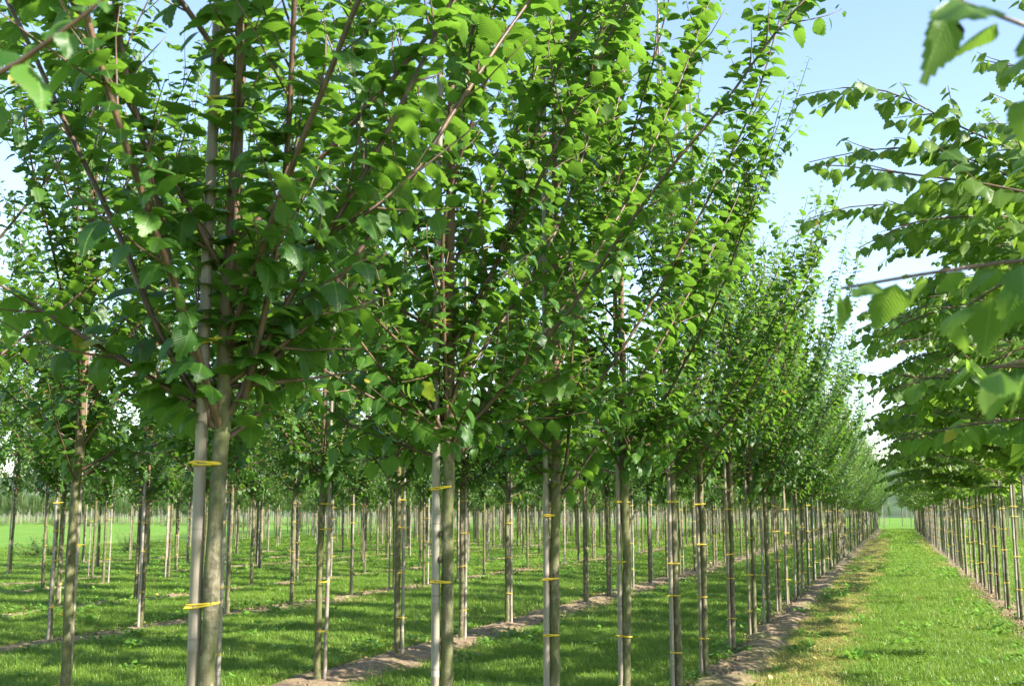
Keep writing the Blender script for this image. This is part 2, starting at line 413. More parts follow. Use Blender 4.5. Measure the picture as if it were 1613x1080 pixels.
def branch_mesh(parts, s0, s1):
    A = Acc()
    for k, (P, rad) in enumerate(parts): A.add(*tube(P, rad, s0 if k == 0 else s1))
    return A

def foliage_mesh(r, p, M, lod, wide):
    A = Acc(); shp = LEAVES[lod, wide]; which = r.integers(0, len(shp), len(p)); tint = r.random(len(p))
    for k, (V, F, UV) in enumerate(shp):
        i = np.where(which == k)[0]
        if len(i) == 0: continue
        W = np.einsum('nij,vj->nvi', M[i], V) + p[i][:, None]
        FF = F[None] + (np.arange(len(i)) * len(V))[:, None, None]
        A.add(W.reshape(-1, 3), FF.reshape(-1, 3), np.tile(UV, (len(i), 1)), np.repeat(tint[i], len(V)))
    return A.mesh("foliage", WLEAF_MANY if wide else LEAF_MANY)

def empty(name, loc, rz=0.0, s=1.0):
    o = bpy.data.objects.new(name, None); col.objects.link(o); o.location = loc; o.rotation_euler = (0, 0, rz); o.scale = (s, s, s)
    o.empty_display_size = .2; return o

from mathutils import Matrix
def detailed_tree(loc, seed, label, group, wide=False, lod=3, n_single=300, custom=(), prune=0.0, name="young_tree", **kw):
    r = np.random.default_rng(seed); loc = np.array([loc[0], loc[1], loc[2] if len(loc) > 2 else 0.0])
    custom = [[(x - loc[0], y - loc[1], z - loc[2]) for x, y, z in P] for P in custom]
    tp, tr, branches, bag = make_tree(r, wide, custom, **kw)
    root = tag(empty(name, loc), label, "tree", group)
    link("trunk", trunk_mesh(r, tp, tr, 14 if lod == 3 else 10), root)
    keepb = np.ones(len(branches), bool); p, M, b = bag.arrays(); size = np.linalg.norm(M[:, :, 1], axis=1)
    X, Y, Z = view(p + loc)
    if prune:                                                             # shoots that would hang right before the lens are not there
        near = (Z > .05) & (Z < prune) & (np.abs(X) < 1000) & (np.abs(Y) < 760)
        for bi in np.unique(b[near]):
            if bi >= len(custom): keepb[bi] = False
    kids = []
    for bi, parts in enumerate(branches):
        kids.append(link("branch", branch_mesh(parts, 7 if lod == 3 else 5, 4 if lod == 3 else 3).mesh("branch", TWIG), root) if keepb[bi] else None)
    ok = keepb[b]; p, M, b, size, X, Y, Z = p[ok], M[ok], b[ok], size[ok], X[ok], Y[ok], Z[ok]
    px = np.where((Z > .2) & (np.abs(X) < 815) & (np.abs(Y) < 548), size / np.maximum(Z, .2) * 1750, 0)
    order = np.argsort(-px); single = order[:n_single]; single = single[px[single] > 9]
    mes = LEAF_ME[lod, wide]
    for i in single:
        o = bpy.data.objects.new("leaf", mes[int(r.integers(len(mes)))]); col.objects.link(o); o.parent = kids[b[i]]
        m4 = np.eye(4); m4[:3, :3] = M[i]; m4[:3, 3] = p[i]; o.matrix_local = Matrix(m4)
    rest = np.setdiff1d(np.arange(len(p)), single)
    fine = rest[px[rest] > 14] if lod == 3 else rest[:0]; coarse = np.setdiff1d(rest, fine)
    if len(fine): link("foliage", foliage_mesh(r, p[fine], M[fine], 3, wide), root, kind="stuff")
    out_ = coarse[px[coarse] == 0]; coarse = coarse[px[coarse] > 0]
    if len(coarse): link("foliage", foliage_mesh(r, p[coarse], M[coarse], 2, wide), root, kind="stuff")
    if len(out_): link("foliage", foliage_mesh(r, p[out_], M[out_], 1, wide), root, kind="stuff")
    return root

def proto(seed, wide, lod, **kw):
    r = np.random.default_rng(seed); tp, tr, branches, bag = make_tree(r, wide, **kw)
    p, M, b = bag.arrays(); A = Acc()
    for parts in branches:
        for k, (P, rad) in enumerate(parts): A.add(*tube(P[::2] if len(P) > 6 else P, (rad[::2] if len(P) > 6 else rad), 4 if k == 0 else 3, cap=False))
    return dict(trunk=trunk_mesh(r, tp, tr, 8), branch=A.mesh("branches", TWIG), fol=foliage_mesh(r, p, M, lod, wide))

# the tree that is copied, with its trunk, branch work and foliage
def place_copy(pr, loc, rz, s, label, group, name="young_tree"):
    root = tag(empty(name, loc, rz, s), label, "tree", group)
    link("trunk", pr["trunk"], root)
    link("branch_work", pr["branch"], root, kind="stuff"); link("foliage", pr["fol"], root, kind="stuff")
    return root

# ------------------------------------------------------------------ stakes and ties
def stake_mesh(r, H):
    zs = np.concatenate([[-.1], np.arange(.02, H, .155), [H]]); n = len(zs)
    P = np.column_stack([np.cumsum(r.normal(0, .0012, n)), np.cumsum(r.normal(0, .0012, n)), zs]); P[:, :2] -= P[1, :2]
    rad = np.linspace(.0205, .0115, n)
    # bamboo joints: a small ring every 31 cm
    Q, RR = [], []
    for k in range(n):
        Q.append(P[k]); RR.append(rad[k])
        if k % 2 == 1 and k < n - 1:
            for dz, f in ((.006, 1.10), (.012, 1.0)): Q.append(P[k] + [0, 0, dz]); RR.append(rad[k] * f)
    V, F, UV = tube(Q, RR, 10); return new_mesh("stake", V, F, CANE, UV)
STAKES = [stake_mesh(np.random.default_rng(k), h) for k, h in enumerate((6.4, 6.9, 6.1))]

def tie_mesh(sep, r1, r2, tail):
    """flat yellow band round the stake (at 0,0) and the trunk (at sep along +X), knotted, with a short tail"""
    A = Acc()
    for lev, tl in ((0, .05), (.007, -.04)):
        pts = []
        for a in np.linspace(math.pi / 2, 3 * math.pi / 2, 7): pts.append((math.cos(a) * r1, math.sin(a) * r1))
        for a in np.linspace(-math.pi / 2, math.pi / 2, 8): pts.append((sep + math.cos(a) * r2, math.sin(a) * r2))
        pts = np.array(pts + pts[:1]); n = len(pts)
        cen = np.column_stack([pts, lev + tl * (pts[:, 0] - sep / 2)])
        V, F, UV = tube(cen, np.full(n, .0027), 5, cap=False); A.add(V, F, UV)
    tl = np.array([[-r1 * .2, -r1, 0], [-r1 * .9, -r1 - .012, .004], [-r1 - .022 * tail, -r1 - .018, .012 * tail], [-r1 - .045 * tail, -r1 - .012, .004]])
    A.add(*tube(tl, [.0045, .004, .0035, .003], 4))
    return A.mesh("tie", TIE)
SEP = .053
TIES = [tie_mesh(SEP, .0195, .034, t_) for t_ in (.0, .2, .6)]; TIES_SLIM = [tie_mesh(.046, .0205, .0265, t_) for t_ in (.0, .1, .3)]

def stake(x, y, dirn, label, group, r, ties, z0=0.0, lean=0.0, slim=False):
    """a bamboo stake standing beside the trunk at (x, y); dirn = direction from the stake to the trunk"""
    sp_ = .046 if slim else SEP; sx, sy = x - sp_ * math.cos(dirn), y - sp_ * math.sin(dirn)
    root = tag(link("bamboo_stake", STAKES[int(r.integers(3))], loc=(sx, sy, z0)), label, "stake", group)
    root.rotation_euler = (r.normal(0, .003), lean + r.normal(0, .003), 0)
    for h in ties:
        t_ = link("tie", (TIES_SLIM if slim else TIES)[int(r.integers(3))], root); t_.location = (0, 0, h); t_.rotation_euler = (r.normal(0, .05), r.normal(0, .08), dirn)
    return root

# ------------------------------------------------------------------ instancing for what nobody could count
def scatter(name, pts, rot, scl, idx, meshes, mats=None, tilt=None):
    c = bpy.data.collections.new(name + "_pieces")
    for k, me in enumerate(meshes):
        o = bpy.data.objects.new("%s_piece_%02d" % (name, k), me); c.objects.link(o)
    me = bpy.data.meshes.new(name); n = len(pts)
    me.vertices.add(n); me.vertices.foreach_set("co", np.asarray(pts, np.float32).ravel())
    for nm, ty, ar in (("rot", 'FLOAT', rot), ("scl", 'FLOAT', scl)):
        a = me.attributes.new(nm, ty, 'POINT'); a.data.foreach_set("value", np.asarray(ar, np.float32))
    a = me.attributes.new("idx", 'INT', 'POINT'); a.data.foreach_set("value", np.asarray(idx, np.int32))
    me.update(); o = link(name, me, kind="stuff")
    g = bpy.data.node_groups.new(name, 'GeometryNodeTree')
    g.interface.new_socket("Geometry", in_out='INPUT', socket_type='NodeSocketGeometry'); g.interface.new_socket("Geometry", in_out='OUTPUT', socket_type='NodeSocketGeometry')
    gi = g.nodes.new("NodeGroupInput"); go = g.nodes.new("NodeGroupOutput"); ip = g.nodes.new("GeometryNodeInstanceOnPoints")
    ci = g.nodes.new("GeometryNodeCollectionInfo"); ci.inputs[0].default_value = c; ci.inputs[1].default_value = True; ci.inputs[2].default_value = True
    def attr(nm, ty):
        n_ = g.nodes.new("GeometryNodeInputNamedAttribute"); n_.data_type = ty; n_.inputs[0].default_value = nm; return n_.outputs[0]
    cb = g.nodes.new("ShaderNodeCombineXYZ"); g.links.new(attr("rot", 'FLOAT'), cb.inputs[2])
    er = g.nodes.new("FunctionNodeEulerToRotation"); g.links.new(cb.outputs[0], er.inputs[0])
    g.links.new(gi.outputs[0], ip.inputs["Points"]); g.links.new(ci.outputs[0], ip.inputs["Instance"]); ip.inputs["Pick Instance"].default_value = True
    g.links.new(attr("idx", 'INT'), ip.inputs["Instance Index"]); g.links.new(er.outputs[0], ip.inputs["Rotation"]); g.links.new(attr("scl", 'FLOAT'), ip.inputs["Scale"])
    g.links.new(ip.outputs[0], go.inputs[0])
    md = o.modifiers.new("scatter", 'NODES'); md.node_group = g
    return o

# ------------------------------------------------------------------ the ground
ROWS = [-1.88, -5.40, -10.3, -13.7, -17.5, -19.4, -22.2, -25.7, 1.74, 7.2]    # x of each planted row
def bumps(x, y, s, seed):
    """cheap smooth value noise"""
    v = 0.0
    r = np.random.default_rng(seed)
    for o in range(7):
        a, b, p = r.normal(0, 1), r.normal(0, 1), r.uniform(0, 6.28); k = s * (1 + .45 * o); v = v + np.sin(k * (a * x + b * y) + p) / (1 + .35 * o)
    return v / 3.2
def grid(xs, ys, zf):
    X, Y = np.meshgrid(xs, ys, indexing='ij'); V = np.stack([X, Y, zf(X, Y)], -1).reshape(-1, 3)
    nx, ny = len(xs), len(ys); i, j = np.meshgrid(np.arange(nx - 1), np.arange(ny - 1), indexing='ij'); a = (i * ny + j).ravel()
    return V, np.stack([a, a + ny, a + ny + 1, a + 1], -1)
def far_rise(x, y): return 0.0 * x
xs = np.concatenate([[-1600, -600, -300, -180, -120, -80, -60, -45], np.arange(-34, 12, .9), [14, 20, 30, 60, 120, 300, 600, 1600]])
ys = np.concatenate([[-60, -20, -8], np.arange(0, 45, .9), np.arange(46, 140, 4), [160, 200, 260, 340, 500, 800, 1600, 2600]])
V, F = grid(xs, ys, lambda X, Y: np.where((np.abs(X) < 60) & (Y < 130), .018 * bumps(X, Y, 1.1, 3), 0) - .012)
g_ = link("ground", new_mesh("ground", V, F, TURF), kind="structure")

def strip(x0, width, seed, h, y0=-4, y1=124):
    r = np.random.default_rng(seed)
    xs = np.linspace(-width / 2, width / 2, 13)
    ys = np.concatenate([np.arange(y0, 8, .35), np.arange(8, 34, .085), np.arange(34, 60, .25), np.arange(60, y1, 1.0)])
    def zf(X, Y):
        e = width / 2 * (.78 + .34 * bumps(Y, X * 0, 1.3, seed + 1)); k = np.clip(1 - (np.abs(X - .04 * bumps(Y, Y * 0, .9, seed + 2)) / e) ** 2.2, 0, 1)
        z = k * (h * (.75 + .45 * bumps(X, Y, 2.3, seed + 3)) + .028 * bumps(X, Y, 9, seed + 4) + .014 * bumps(X, Y, 26, seed + 5)) + r.normal(0, .007, X.shape) * k
        return np.maximum(z, -.05) + np.where(k <= 0, -.05, .012)
    V, F = grid(xs, ys, zf); V[:, 0] += x0
    return link("soil_strip", new_mesh("soil_strip", V, F, SOIL), kind="structure")
strip_w = {-1.88: .84, -5.40: 1.25, -10.3: .9, 1.74: .8}
for k, x0 in enumerate(ROWS): strip(x0 + (.2 if x0 == -1.88 else 0), strip_w.get(x0, .6), 10 * k, .075 if x0 in (-1.88, -5.4) else .045)

# ------------------------------------------------------------------ rows of trees
ORD = ["nearest", "second", "third", "fourth", "fifth", "sixth", "seventh", "eighth", "ninth", "tenth", "eleventh", "twelfth", "thirteenth", "fourteenth", "fifteenth", "sixteenth", "seventeenth", "eighteenth", "nineteenth", "twentieth"]
rowname = {-1.88: "left path row", -5.40: "second row left of path", -10.3: "third row left of path",
           -13.7: "fourth row left of path", -17.5: "fifth row left of path", -19.4: "sixth row left of path", -22.2: "seventh row left of path",
           -25.7: "leftmost row by the pasture", 1.74: "right path row", 7.2: "second row right of path", -29.2: "far left block of rows", -32.7: "far left block of rows", -36.2: "far left block of rows", -39.7: "far left block of rows", -43.2: "far left block of rows", -46.7: "far left block of rows", -50.2: "far left block of rows", -53.7: "far left block of rows"}
T1 = [[(-1.81, 2.84, 1.99), (-1.77, 2.86, 2.15), (-1.68, 2.9, 2.32), (-1.58, 2.94, 2.53), (-1.53, 2.98, 2.63), (-1.41, 3.02, 2.88), (-1.36, 3.06, 3.03), (-1.29, 3.1, 3.21), (-1.22, 3.14, 3.41)],
      [(-1.81, 2.84, 1.99), (-1.71, 2.8, 2.27), (-1.63, 2.73, 2.52), (-1.58, 2.66, 2.73), (-1.52, 2.57, 3.07), (-1.47, 2.48, 3.3)],
      [(-1.9, 2.82, 1.9), (-1.94, 2.75, 2.15), (-1.98, 2.68, 2.34), (-1.97, 2.64, 2.47), (-1.98, 2.57, 2.65), (-2.01, 2.49, 2.86), (-2.01, 2.43, 3.04), (-2.0, 2.38, 3.17)],
      [(-1.89, 2.82, 1.9), (-2.07, 2.75, 2.19), (-2.13, 2.74, 2.36), (-2.22, 2.71, 2.55), (-2.29, 2.71, 2.66), (-2.37, 2.71, 2.79), (-2.45, 2.7, 2.94), (-2.53, 2.69, 3.1), (-2.64, 2.67, 3.29)],
      [(-1.89, 2.82, 1.93), (-2.07, 2.73, 2.05), (-2.23, 2.63, 2.16), (-2.43, 2.51, 2.31), (-2.61, 2.4, 2.42)],
      [(-1.87, 2.82, 2.1), (-1.83, 2.8, 2.61), (-1.84, 2.8, 3.02), (-1.85, 2.82, 3.4)],
      [(-1.88, 2.82, 2.02), (-1.76, 2.92, 2.04), (-1.68, 3.04, 2.06), (-1.60, 3.12, 2.09)]]
T1[0].insert(0, (-1.87, 2.82, 1.9)); T1[1].insert(0, (-1.81, 2.84, 1.97))
T2 = [[(-1.88, 4.6, 1.93), (-1.62, 4.68, 2.22), (-1.37, 4.75, 2.52), (-1.1, 4.81, 2.93), (-0.85, 4.89, 3.28), (-0.68, 4.95, 3.48), (-0.45, 5.02, 3.83), (-0.31, 5.08, 4.01), (-0.17, 5.16, 4.17)],
      [(-1.88, 4.6, 2.05), (-1.84, 4.41, 2.92), (-1.71, 4.33, 3.22), (-1.55, 4.26, 3.53), (-1.44, 4.18, 3.77), (-1.33, 4.09, 4.01)],
      [(-1.87, 4.6, 2.1), (-1.71, 4.59, 2.57), (-1.53, 4.59, 3.08), (-1.45, 4.59, 3.39), (-1.31, 4.61, 3.74), (-1.21, 4.64, 3.95), (-1.12, 4.66, 4.21)],
      [(-1.88, 4.6, 1.97), (-2.03, 4.48, 2.34), (-2.11, 4.37, 2.73), (-2.16, 4.25, 3.2), (-2.16, 4.15, 3.71), (-2.15, 4.05, 4.14)],
      [(-1.88, 4.6, 2.0), (-2.09, 4.41, 2.11), (-2.21, 4.22, 2.21), (-2.31, 4.03, 2.3)],
      [(-1.88, 4.6, 1.93), (-1.76, 4.74, 2.1), (-1.55, 4.93, 2.26), (-1.33, 5.15, 2.4)]]
T3 = [[(-1.88, 6.25, 1.68), (-1.8, 6.27, 1.94), (-1.74, 6.16, 2.55), (-1.7, 6.1, 2.84), (-1.48, 6.06, 3.38), (-1.31, 6.0, 3.84), (-1.14, 5.95, 4.33), (-1.05, 5.89, 4.63)]]
T0 = [[(-1.88, .95, 2.05), (-1.6, 1.05, 2.12), (-1.21, 1.15, 2.21), (-1.15, 1.16, 2.24), (-1.09, 1.17, 2.28), (-1.03, 1.17, 2.3), (-0.97, 1.17, 2.34), (-0.92, 1.17, 2.39)]]
Rr = {2.4: [[(1.74, 2.4, 1.95), (.9, 2.0, 2.02), (0.2, 1.62, 2.0), (0.14, 1.62, 1.99), (0.07, 1.62, 1.98), (0.01, 1.63, 1.98), (-0.06, 1.64, 1.97)],
            [(1.74, 2.4, 2.0), (0.18, 1.31, 2.18), (0.13, 1.27, 2.19), (0.08, 1.22, 2.2)],
            [(1.74, 2.4, 1.8), (0.18, 1.36, 1.85), (0.14, 1.35, 1.83), (0.11, 1.34, 1.81)]],
      4.3: [[(1.74, 4.3, 2.0), (1.1, 4.15, 2.12), (.55, 4.05, 2.12), (.35, 3.98, 2.14), (.15, 3.9, 2.11), (0, 3.86, 2.05)],
            [(1.74, 4.3, 1.95), (1.1, 4.25, 2.0), (.5, 4.2, 1.98), (.2, 4.16, 1.95), (0, 4.15, 1.9)],
            [(1.74, 4.3, 2.2), (0.49, 4.26, 2.8), (0.34, 4.25, 2.84), (0.17, 4.24, 2.88), (0.01, 4.25, 2.91), (-0.12, 4.27, 2.97), (-0.23, 4.3, 2.98)]],
      6.1: [[(1.74, 6.1, 2.5), (0.67, 5.72, 3.38), (0.41, 5.65, 3.5), (0.18, 5.58, 3.65), (0.07, 5.58, 3.73), (-0.11, 5.56, 3.77), (-0.36, 5.53, 3.73)],
            [(1.74, 6.1, 2.4), (0.69, 5.96, 3.3), (0.62, 5.97, 3.36), (0.3, 5.9, 3.5), (0.1, 5.89, 3.53), (-0.13, 5.88, 3.52), (-0.35, 5.89, 3.49)],
            [(1.74, 6.1, 2.2), (0.65, 5.65, 3.1), (0.32, 5.56, 3.1), (0.04, 5.49, 3.12), (-0.19, 5.44, 3.12), (-0.34, 5.43, 3.06)]],
      8.0: [[(1.74, 8.0, 2.3), (0.84, 7.11, 2.41), (0.56, 7.1, 2.43), (0.28, 7.1, 2.45), (0.03, 7.13, 2.48), (-0.19, 7.17, 2.52)],
            [(1.74, 8.0, 2.2), (0.85, 7.08, 2.67), (0.57, 7.08, 2.53), (0.36, 7.13, 2.43), (0.1, 7.18, 2.29), (-0.05, 7.26, 2.27)]]}

G1 = "young trees in the " + rowname[-1.88]; GR = "young trees in the " + rowname[1.74]; G2 = "young trees in the " + rowname[-5.40]
spots = {}                                    # row x -> list of y of every tree
def series(first, upto, step, r): 
    ys = list(first)
    while ys[-1] + step < upto: ys.append(ys[-1] + step + r.normal(0, .06))
    return ys
rr = np.random.default_rng(5)
spots[-1.88] = series([.95, 2.82, 4.60, 6.25, 8.08, 10.02, 11.55, 13.6, 15.5, 17.2, 19.1], 122, 1.85, rr)
spots[-5.40] = series([4.55, 6.36, 8.15, 9.98, 11.8, 13.75, 15.6, 17.65, 19.85, 21.6], 122, 1.9, rr)
spots[-10.3] = series([8.2, 10.1, 11.94, 13.7, 15.9, 17.95, 20.2, 22.0], 122, 1.9, rr)
spots[-13.7] = series([10.2, 12.1, 13.9, 16, 18.06], 116, 1.95, rr); spots[-17.5] = series([15.8, 17.9, 19.9, 21.94, 24.25], 110, 2.1, rr)
spots[-19.4] = series([23.72, 25.83, 27.25], 60, 2.2, rr); spots[-22.2] = series([23.94, 27.43, 29.69], 105, 2.2, rr); spots[-25.7] = series([31.0, 33.4], 100, 2.3, rr)
for x_, y_ in ((-29.2, 41), (-32.7, 47), (-36.2, 53), (-39.7, 59), (-43.2, 65), (-46.7, 71), (-50.2, 78), (-53.7, 85)): spots[x_] = series([y_], 130, 2.1, rr)
spots[1.74] = series([2.4, 4.3, 6.1, 8.0, 9.8, 11.7, 13.5, 15.3, 17.1, 19.0, 21.1], 122, 1.9, rr)
spots[7.2] = series([52.0], 122, 1.9, rr)

def where(r_, k): return "%s tree from the camera in the %s" % (ORD[k], r_) if k else "tree nearest the camera in the %s" % r_
def where2(r_, k): return where(r_, k).replace(' in the ', ', ')
done = set()
# left row, close up
look1 = {0: "dark blurred tree limb reaching in at the top left corner", 1: "young tree with a knobby crooked stem and wide low fork, nearest in view",
         2: "young tree with two black knots on its stem, second in the left path row", 3: "young tree with a low side limb forking right, third in the left path row"}
for k, y in enumerate(spots[-1.88][:11]):
    kw = dict(n_main=25, trunk_r=.031)
    if k == 0: kw = dict(custom=T0, n_main=0, lat=.35, prune=2.6)
    if k == 1: kw = dict(custom=T1, n_main=20, lat=.7, trunk_r=.0238, fork=1.9)
    if k == 2: kw = dict(custom=T2, n_main=20, trunk_r=.028, fork=1.95)
    if k == 3: kw = dict(custom=T3, n_main=22, trunk_r=.029, fork=1.74)
    x = -1.88 + rr.normal(0, .015) * (k > 3)
    detailed_tree((x, y), (200 if k != 1 else 931) + k, look1.get(k, "slim young tree, %s trunk from the camera in the left path row" % ORD[k - 1]), G1, lod=3 if k < 5 else 2,
                  n_single=300 if k < 9 else 0, lean=(0, 0), **kw)
    done.add((-1.88, k))
# sprays that arch out over the path from the trees of the right row
rs = np.random.default_rng(77)
for k, y in enumerate(spots[1.74][:14]):
    if y < 5: continue
    lst = Rr.setdefault(round(y, 1), [])
    for q in range(4 if y < 9 else 8):
        z0 = rs.uniform(2.0, 3.5); x1 = rs.uniform(-.35, .35); y1 = y + rs.normal(0, .55); z1 = z0 + rs.uniform(.05, .75)
        if y < 9: z1 = min(z1, 2.9)
        lst.append([(1.74, y, z0), (1.2, y + (y1 - y) * .3, z0 + (z1 - z0) * .6 + .1), (.6, y + (y1 - y) * .65, z0 + (z1 - z0) * .95 + .14), (x1 * .6 + .2, y + (y1 - y) * .9, z1 + .06), (x1, y1, z1 - .08)])
for k, y in enumerate(spots[1.74][:14]):
    detailed_tree((1.74, y), 400 + k, ["young tree whose big toothed leaves hang blurred at the right edge", "young tree with a drooping leafy spray crossing the sky, just off the right edge",
                  "young tree with three long arching sprays against the open sky at right"][k] if k < 3 else "broad leaved young tree, trunk off the right edge, crown %s from the camera" % ORD[k] if k < 9 else "broad leaved young tree, %s trunk from the right edge in the right path row" % ORD[k - 9], GR, wide=True,
                  lod=3 if k < 4 else 2, n_single=300 if k < 9 else 0, custom=Rr.get(round(y, 1), ()), n_main=(26 if k == 0 else 14 if k < 3 else 22), prune=2.3 if k == 0 else 1.6, H=5.6, fork=2.0, name="broad_leaved_tree")  # nearest tree: out-of-view crown thickened to shade its leaves by the lens
    done.add((1.74, k))
for k, y in enumerate(spots[-5.40][:7]):
    detailed_tree((-5.40 + rr.normal(0, .03), y), 600 + k, "slender young tree, %s from the left edge in the second row left of path" % ORD[max(0, k - 1)] if k else "slender young tree just off the left edge, its crown showing at the left", G2, lod=2, n_single=300 if k < 6 else 0, prune=2.0, H=6.6, n_main=30, spread=1.15, trunk_r=.034)
    done.add((-5.40, k))

PROTO = [proto(30 + k, False, 2 if k < 3 else 1, dens=1.0 if k < 3 else .9) for k in range(7)]
LOWER = [proto(80 + k, False, 2 if k < 2 else 1, dens=.95, H=5.4, n_main=26, spread=.72, trunk_r=.034) for k in range(5)]        # rows farther left: crowns shaped low and narrow to let sun reach the grass
WPROTO = [proto(60 + k, True, 2 if k < 2 else 1, H=5.6, fork=2.0, n_main=28) for k in range(4)]
rest = []
for x0, ys_ in spots.items():
    for k, y in enumerate(ys_):
        if (x0, k) in done: continue
        x = x0 + rr.normal(0, .04); vx, vy, vz = view((x, y, 3.0))
        if vz[0] < 1 or abs(vx[0]) > 806 + 1800 / vz[0]: continue
        rest.append((vz[0], x0, k, x, y))
rest.sort()
LIMIT = 298 - len(done)
far_pts = []
for n_, (z, x0, k, x, y) in enumerate(rest):
    wide = x0 in (1.74, 7.2); near = z < 32
    if n_ >= LIMIT: far_pts.append((x, y, wide)); continue
    kk = k - {-1.88: 1, 1.74: 9, -5.40: 1, -10.3: 1, -13.7: 1, -17.5: 1}.get(x0, 0); first = 0 <= kk < (20 if x0 == -1.88 else 15 if x0 == 1.74 else 12 if x0 in (-5.40, -10.3) else 5)
    label = ("%s young tree, %s from the camera in the %s" % ("broad leaved" if wide else "slim", ORD[min(kk, 19)], rowname[x0])) if first else "one of the farther young trees in the %s" % rowname[x0]
    P_ = WPROTO if wide else LOWER if x0 < -5 and not (x0 in (-10.3, -13.7) and z < 22) else PROTO; c_ = 3 if P_ is PROTO else 2; P_ = P_[:c_] if near else P_[c_:]
    place_copy(P_[int(rr.integers(len(P_)))], (x, y, 0), rr.uniform(0, 6.28), rr.uniform(.93, 1.05), label, "young trees in the " + rowname[x0], "broad_leaved_tree" if wide else "young_tree").rotation_euler[0] = rr.normal(0, .009)

# stakes: one beside every tree
n_st = 0; st = []
for x0, ys_ in spots.items():
    for k, y in enumerate(ys_):
        z = view((x0, y, 2.0))[2][0]; vx = view((x0, y, 2.0))[0][0]
        if z > .5 and abs(vx) < 850: st.append((z, x0, k, y))
st.sort()
for z, x0, k, y in st[:292]:
    r_ = rr
    ties = [h + r_.normal(0, .05) for h in ((.42, .86, 1.3, 1.74) if x0 == -1.88 else (.5, 1.0, 1.45, 1.8))] + [2.25, 3.0][:(2 if z < 12 else 0)]
    if x0 == -1.88 and k == 1: ties = [.45, .9, 1.385, 1.79, 2.15, 2.9]
    if x0 == -1.88 and k == 2: ties = [.4, .9, 1.355, 1.755, 2.5, 3.2]
    right_side = x0 in (-5.40,); dirn = (math.pi + .36) if right_side else (.42 if x0 < 0 else .3)
    if x0 < -6: dirn = r_.uniform(0, 6.28)
    first = (x0 == -1.88 and 1 <= k < 21) or (x0 == 1.74 and 9 <= k < 24) or (x0 == -5.40 and 1 <= k < 13) or (x0 == -10.3 and 1 <= k < 13)
    lab = ("bamboo stake tied to the %s" % where2(rowname[x0], k - (1 if x0 == -1.88 else 9 if x0 == 1.74 else 1 if x0 in (-5.40, -10.3) else 0))) if first else "bamboo stake tied to a farther tree in the %s" % rowname[x0]
    stake(x0, y, dirn, lab, "bamboo stakes in the " + rowname[x0], r_, ties, lean=(.006 if (x0, k) == (-1.88, 1) else 0), slim=(x0 == -1.88 and k in (1, 2, 3)))

# the farthest trees of the rows, past what one could pick out singly, and their stakes
def joined(pr, wide, extra=0):
    A = Acc(); r2 = np.random.default_rng(2).uniform(-.9, .9, (8, 2))
    def take(me, mi):
        n = len(me.vertices); V = np.empty(n * 3, np.float32); me.vertices.foreach_get("co", V); f = np.empty(len(me.loops), np.int32); me.loops.foreach_get("vertex_index", f)
        t_ = np.full(n, .5)
        if "tint" in me.attributes: t_ = np.empty(n, np.float32); me.attributes["tint"].data.foreach_get("value", t_)
        A.add(V.reshape(-1, 3), f.reshape(-1, 3), None, t_, mi)
    take(pr["trunk"], 0); take(pr["branch"], 1); take(pr["fol"], 2)
    V, F, UV = tube([(-.05, -.02, -.1), (-.05, -.02, 6.2)], [.02, .012], 5); A.add(V, F, UV, .5, 3)
    for q in range(extra): V, F, UV = tube([(r2[q, 0], r2[q, 1], -.1), (r2[q, 0], r2[q, 1], 2.3)], [.03, .022], 4); A.add(V, F, UV, .5, 3)
    return A.mesh("far_tree", [BARK, TWIG, WLEAF_MANY if wide else LEAF_MANY, CANE])
JP = [joined(p, False) for p in PROTO[3:]]; JW = [joined(p, True) for p in WPROTO[2:]]
fp = np.array([(x, y, 0) for x, y, wd in far_pts]); wd = np.array([q[2] for q in far_pts])
idx = np.where(wd, len(JP) + rr.integers(0, len(JW), len(fp)), rr.integers(0, len(JP), len(fp)))
o = scatter("distant_trees", fp, rr.uniform(0, 6.28, len(fp)), rr.uniform(.9, 1.08, len(fp)), idx, JP + JW)
tag(o, "far ends of the tree rows merging into one mass", "trees")
# another nursery block across the pasture, and the tree belt behind the rows
pts = []
for a in np.arange(140, 205, 4.5):
    for b in np.arange(-300, -20, 2.7): pts.append((b + rr.normal(0, .3), a + rr.normal(0, .4) + .02 * b, 0))
pts += [(rr.uniform(-30, 60), rr.uniform(135, 190), 0) for _ in range(160)]
pts = np.array(pts)
o = scatter("distant_nursery", pts, rr.uniform(0, 6.28, len(pts)), rr.uniform(.6, 1.25, len(pts)), rr.integers(0, 2, len(pts)), [joined(p, False, 1) for p in LOWER[3:5]])
tag(o, "hazy block of staked trees across the bright pasture", "trees")

# wooded hill far behind
hx = np.linspace(-900, 900, 90); hy = np.linspace(420, 900, 26)
V, F = grid(hx, hy, lambda X, Y: 34 * np.sin(np.pi * np.clip((Y - 420) / 480, 0, 1)) ** .8 * (.75 + .25 * bumps(X / 130, Y / 130, 1, 8)) + 5 * bumps(X / 9, Y / 9, 1, 9) - 3)
HILL = plain("woodland", (.03, .06, .018), .9, .08, .5); link("hill", new_mesh("hill", V, F, HILL), kind="structure")

